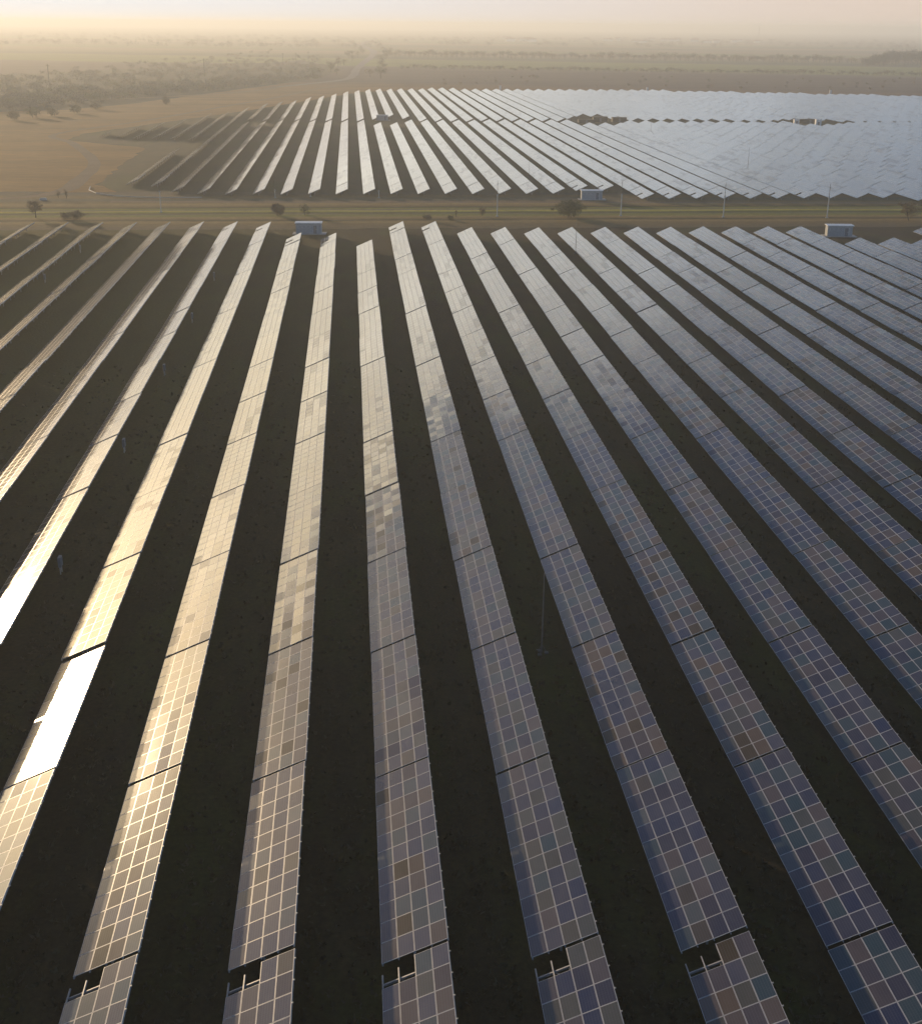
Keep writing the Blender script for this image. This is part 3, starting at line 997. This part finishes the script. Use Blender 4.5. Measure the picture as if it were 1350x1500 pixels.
bush('small brown bush at the top of the second row right of centre', 628, 323, 2.2, 2.6, M_TWIG_BR, 260, 2, seed=8, up=0.5)
bush('small ochre bush on the verge left of the faint tall pole', 705, 316, 3.0, 2.0, M_TWIG_TAN, 200, 2, seed=9, up=0.5)
bush('slim dark sapling on the verge between two left-centre rows', 668, 318, 3.4, 0.9, M_TWIG_BR, 60, 1, 'sapling', 'young tree', 10, 0.6, None, 0.09)
bush('slim bare sapling beside the track bend on the left', 98, 291, 3.8, 1.2, M_TWIG_BR, 90, 1, 'sapling', 'young tree', 11, 0.6, 'saplings by the track bend', 0.09)
bush('second slim bare sapling by the track, left of the pipe', 86, 290, 3.0, 1.4, M_TWIG_BR, 90, 1, 'sapling', 'young tree', 12, 0.6, 'saplings by the track bend', 0.09)
bush('low tawny bush on the near verge before the right kiosk', 660, 322, 1.6, 2.2, M_TWIG_OL, 160, 2, seed=13, up=0.5)


def tree_mesh(seed, h, wd, leaf, n=150, size=0.5):
    r = random.Random(seed)
    b = MB()
    limbs(b, r, h, wd, 5, 0)
    for _ in range(4):
        twig_cloud(b, r, n // 4, (r.uniform(-.2, .2) * wd, r.uniform(-.2, .2) * wd, h * r.uniform(.5, .75)), (wd * .33, wd * .33, h * .24), size, 1, 1.6, 6)
    return b.mesh('tree', [M_BARK, leaf])


TREES = [tree_mesh(30 + i, 10.0, 8.0, (M_HEDGE, M_TWIG_OL, M_TWIG_BR)[i % 3], 170, 0.55) for i in range(6)]
SHRUB = [tree_mesh(60 + i, 4.0, 4.6, (M_TWIG_BR, M_HEDGE)[i % 2], 90, 0.4) for i in range(4)]
LT, GT = 'hazy tree in the long straight treeline beyond the far field', 'trees of the distant treeline'
for i in range(140):
    px = 562 + (1275 - 562) * i / 139 + rng.uniform(-3, 3)
    py = 82.5 + (px - 560) / 715 * 10.5 + rng.uniform(-0.5, 0.5)
    x, y = inv(px, py)
    o = link('tree', TREES[rng.randrange(6)], None, (x, y, 0), (0, 0, rng.uniform(0, 6.28)))
    s = rng.uniform(0.75, 1.35)
    o.scale = (s * 1.5, s * 1.5, s)
    tag(o, LT, 'tree', GT)
for i in range(110):
    px = 585 + (1345 - 585) * i / 109 + rng.uniform(-4, 4)
    py = 100.5 + (px - 585) / 760 * 10 + rng.uniform(-0.8, 0.8)
    x, y = inv(px, py)
    o = link('shrub', SHRUB[rng.randrange(4)], None, (x, y, 0), (0, 0, rng.uniform(0, 6.28)))
    s = rng.uniform(0.7, 1.5)
    o.scale = (s * 1.7, s * 1.7, s * 0.9)
    tag(o, 'low shrub in the hedge line between the brown and the green field', 'shrub', 'shrubs of the hedge line')
for i in range(60):
    px = rng.uniform(610, 1350); py = 107 + (px - 600) / 750 * 8 + rng.uniform(2, 20)
    x, y = inv(px, py)
    o = link('shrub', SHRUB[rng.randrange(4)], None, (x, y, 0), (0, 0, rng.uniform(0, 6.28)))
    s = rng.uniform(0.4, 0.95)
    o.scale = (s, s, s * 0.9)
    tag(o, 'small scrub bush scattered on the brown field behind the panels', 'shrub', 'scrub on the brown field')
for i in range(46):                                                   # trees lining the far road
    side = -1 if i % 2 else 1
    t_ = (i // 2) / 22.0
    yy = 1300 + 2300 * t_ ** 1.3
    xx = np.interp(yy, [1270, 1390, 1560, 1850, 2250, 2650, 3100, 3900], [-6, 4, 8, 20, 38, 48, 40, 46]) + side * rng.uniform(16, 34)
    o = link('tree', TREES[rng.randrange(6)], None, (float(xx), yy, 0), (0, 0, rng.uniform(0, 6.28)))
    s = rng.uniform(0.7, 1.25)
    o.scale = (s * 1.2, s * 1.2, s)
    tag(o, 'hazy tree lining the distant winding road', 'tree', 'trees lining the far road')


def wood(name, label, pts, leafs, n_leaf, size):
    mb = MB()
    r = random.Random(len(pts))
    for x, y, h, wd in pts:
        mb.tube((x, y, 0), (x + r.uniform(-.5, .5), y, h * .7), 0.02 * h, 0.008 * h, 5, 0)
        li = 1 + r.randrange(len(leafs))
        for _ in range(3):
            twig_cloud(mb, r, n_leaf // 3, (x + r.uniform(-.25, .25) * wd, y + r.uniform(-.25, .25) * wd, h * r.uniform(.4, .75)), (wd * .35, wd * .35, h * .26), size, li, 1.6, 6)
    o = mb.build(name, [M_BARK] + leafs)
    o['kind'] = 'stuff'
    return tag(o, label, 'woodland')


pts = []
for i in range(750):
    px = rng.uniform(-60, 470)
    lo = 163 - max(px, 0) * 0.097 if px < 400 else 124 - (px - 400) * 0.12
    py = lo - rng.random() ** 1.5 * (50 if px < 400 else 36)
    x, y = inv(px, py)
    pts.append((x, y, rng.uniform(2.8, 6.0), rng.uniform(7, 13)))
sheet('woodland_floor', [inv(-80, 166), inv(100, 161), inv(200, 151), inv(330, 134), inv(400, 124), inv(470, 114), inv(505, 100), inv(440, 88), inv(400, 92), inv(330, 93), inv(100, 106), inv(-80, 112)], 0.02, M_MOUND, 2.0, 20.0)
wood('woodland', 'hazy bare woodland along the left beyond the brown meadow', pts, [M_WOOD_C, M_WOOD_B, M_WOOD_A, M_WOOD_C], 80, 0.5)
pts = []
for i in range(190):
    px = rng.uniform(1268, 1420); py = 96.5 - rng.random() * 9 * min(1, (px - 1262) / 40)
    x, y = inv(px, py)
    pts.append((x, y, rng.uniform(15, 21) * min(1, 0.5 + (px - 1270) / 70), rng.uniform(9, 14)))
wood('woods', 'dark green wood at the right edge beyond the green field', pts, [M_LEAF_DK], 110, 1.0)
pts = []
for i in range(420):
    row = rng.choice([(66, 8), (61, 9), (71, 4), (57.5, 10)])
    px = rng.uniform(-20, 1370)
    if row[0] == 71 and px > 560: continue
    py = row[0] + (px - 675) * 0.009 + rng.gauss(0, 0.5)
    x, y = inv(px, py)
    pts.append((x, y, rng.uniform(7, 13), rng.uniform(14, 30)))
wood('far_treelines', 'faint treelines far out on the hazy plain', pts, [M_HEDGE, M_TWIG_BR], 48, 1.3)

for i, (px, py, h, wd, m) in enumerate([(22, 176, 6, 7, M_WOOD_A), (52, 172, 7.2, 8, M_WOOD_B), (78, 170, 6.2, 7, M_WOOD_A), (112, 166, 6, 6, M_WOOD_B), (140, 160, 5.5, 6, M_WOOD_A), (244, 153, 5.5, 4, M_WOOD_A)]):
    lab = ['tan tree at the front of the left wood, nearest the left edge', 'tall olive tree at the front of the left wood', 'tan tree just right of the tall olive one by the left wood',
           'olive tree where the left wood meets the brown meadow', 'tan tree left of the outermost far panel rows', 'tan upright tree by the field road above the left panel rows'][i]
    bush(lab, px, py, h, wd, m, 420, 2, 'tree', 'tree', 70 + i, 0.55, 'trees before the left wood', 0.32)

# ------------------------------------------------------------------ distant poles and village
for i, (px, py, h) in enumerate([(415, 95.5, 15), (434, 95, 15), (300, 112, 17), (73, 125, 17), (452, 92, 15)]):
    x, y = inv(px, py)
    lab = ['hazy power pole left of the far road, middle of three', 'hazy power pole nearest the far road', 'hazy power pole standing over the left wood', 'hazy power pole near the left edge over the wood', 'faint power pole close beside the far road bend'][i]
    t = thing('power_pole', lab, 'power pole', (x, y, 0), 0.3, 'distant power poles')
    b = MB(); b.tube((0, 0, 0), (0, 0, h), 0.28, 0.18, 6); b.build('shaft', M_DARKSTEEL, t)
    b = MB(); b.box((-1.6, -0.1, h - 1.6), (1.6, 0.1, h - 1.35)); b.build('crossarm', M_DARKSTEEL, t)


def house(px, py, L, D, H):
    x, y = inv(px, py)
    t = thing('house', 'tiny pale house in the hazy village near the horizon', 'house', (x, y, 0), rng.uniform(-.4, .4), 'houses of the distant village')
    b = MB(); b.box((-L / 2, -D / 2, 0), (L / 2, D / 2, H)); b.build('wall', M_WHITE, t)
    b = MB()
    z0, z1 = H + 0.02, H + D * 0.35
    a, c = L / 2 + .4, D / 2 + .4
    b.quad((-a, -c, z0), (a, -c, z0), (a, 0, z1), (-a, 0, z1)); b.quad((a, c, z0), (-a, c, z0), (-a, 0, z1), (a, 0, z1))
    b.quad((-a, c, z0), (-a, -c, z0), (-a, 0, z1), (-a, 0, z1 - .001)); b.quad((a, -c, z0), (a, c, z0), (a, 0, z1), (a, 0, z1 - .001))
    b.build('roof', M_TILE, t)


for i in range(26):
    px = rng.choice([rng.uniform(740, 800), rng.uniform(880, 1000), rng.uniform(990, 1110)])
    house(px, 60.5 + (px - 900) * 0.008 + rng.uniform(-2, 2), rng.uniform(12, 34), rng.uniform(9, 14), rng.uniform(5, 9))
tag(MB.build((lambda m: (m.tube((0, 0, 0), (0, 0, 70), 2, 1, 6), m)[1])(MB()), 'chimney', M_CONC, None, (*inv(1110, 57.5), 0)), 'faint tall chimney on the horizon at the right', 'chimney')
for lab, px, py in [('white marker post at the back edge of the far field, left', 733, 132), ('white marker post at the back edge of the far field, middle', 948.5, 135), ('white box at the back edge of the far field, right', 1217, 139)]:
    x, y = inv(px, py)
    b = MB(); b.box((-0.7, -0.5, 0.02), (0.7, 0.5, 3.4)); b.box((-0.8, -0.6, 3.4), (0.8, 0.6, 3.6))
    tag(b.build('marker_post', M_WHITE, None, (x, y + 3, 0)), lab, 'post')
b = MB()
b.box((-1.0, -0.4, 0), (1.0, 0.4, 0.5)); b.box((-0.8, -0.3, 0.5), (0.8, 0.3, 0.7))
tag(b.build('concrete_block', M_KERB, None, (*inv(64, 293.3), 0)), 'pale concrete block lying by the verge near the lone left tree', 'block')

# dry grass tufts in the aisles, nearest part of the field
mb = MB()
r = random.Random(77)
for _ in range(6500):
    v = 42 + 150 * r.random() ** 1.6
    u = r.uniform(-0.30, 0.46) * (v + 20)
    k = round((u - U0 - 6.1) / P)
    u = U0 + k * P + WC + 0.3 + r.random() * (P - WC - 0.6) if r.random() < 0.85 else u
    if r.random() < 0.5: u, v = u + r.gauss(0, 0.25), v + r.gauss(0, 0.25)
    hgt = r.uniform(0.10, 0.32)
    for b_ in range(4):
        a = r.uniform(0, 6.28)
        w_ = Vector((math.cos(a), math.sin(a), 0)) * r.uniform(0.05, 0.16)
        lean = Vector((r.gauss(0, .12), r.gauss(0, .12), hgt))
        o_ = Vector((u + r.gauss(0, .10), v + r.gauss(0, .10), 0.007))
        mb.quad(o_ - w_, o_ + w_, o_ + w_ * .4 + lean, o_ - w_ * .4 + lean, 0)
o = mb.build('grass', plain('dry_grass', (0.055, 0.042, 0.018), 0.9, 0, 0.5, 0.15))
o['kind'] = 'stuff'
tag(o, 'dry grass tufts on the dark ground between the nearest rows', 'grass')

# ------------------------------------------------------------------ haze
HZ_DENS, HZ_ANI, HZ_COL = 0.00031, 0.34, (0.97, 0.99, 0.955)
mb = MB()
mb.box((-6600, -260, -1.0), (9100, 13200, 64.0))
hz = mb.mesh('haze', [])
hm = bpy.data.materials.new('haze')
hm.use_nodes = True
ht = hm.node_tree
ht.nodes.clear()
ho = ht.nodes.new('ShaderNodeOutputMaterial')
pv = ht.nodes.new('ShaderNodeVolumePrincipled')
pv.inputs['Color'].default_value = (*HZ_COL, 1)
pv.inputs['Density'].default_value = HZ_DENS
pv.inputs['Anisotropy'].default_value = HZ_ANI
ht.links.new(pv.outputs[0], ho.inputs['Volume'])
hz.materials.append(hm)
structure(link('haze', hz), 'stuff')
print('individual tables', n_ind, 'far individuals', len(far_ind), 'far rest', len(items))
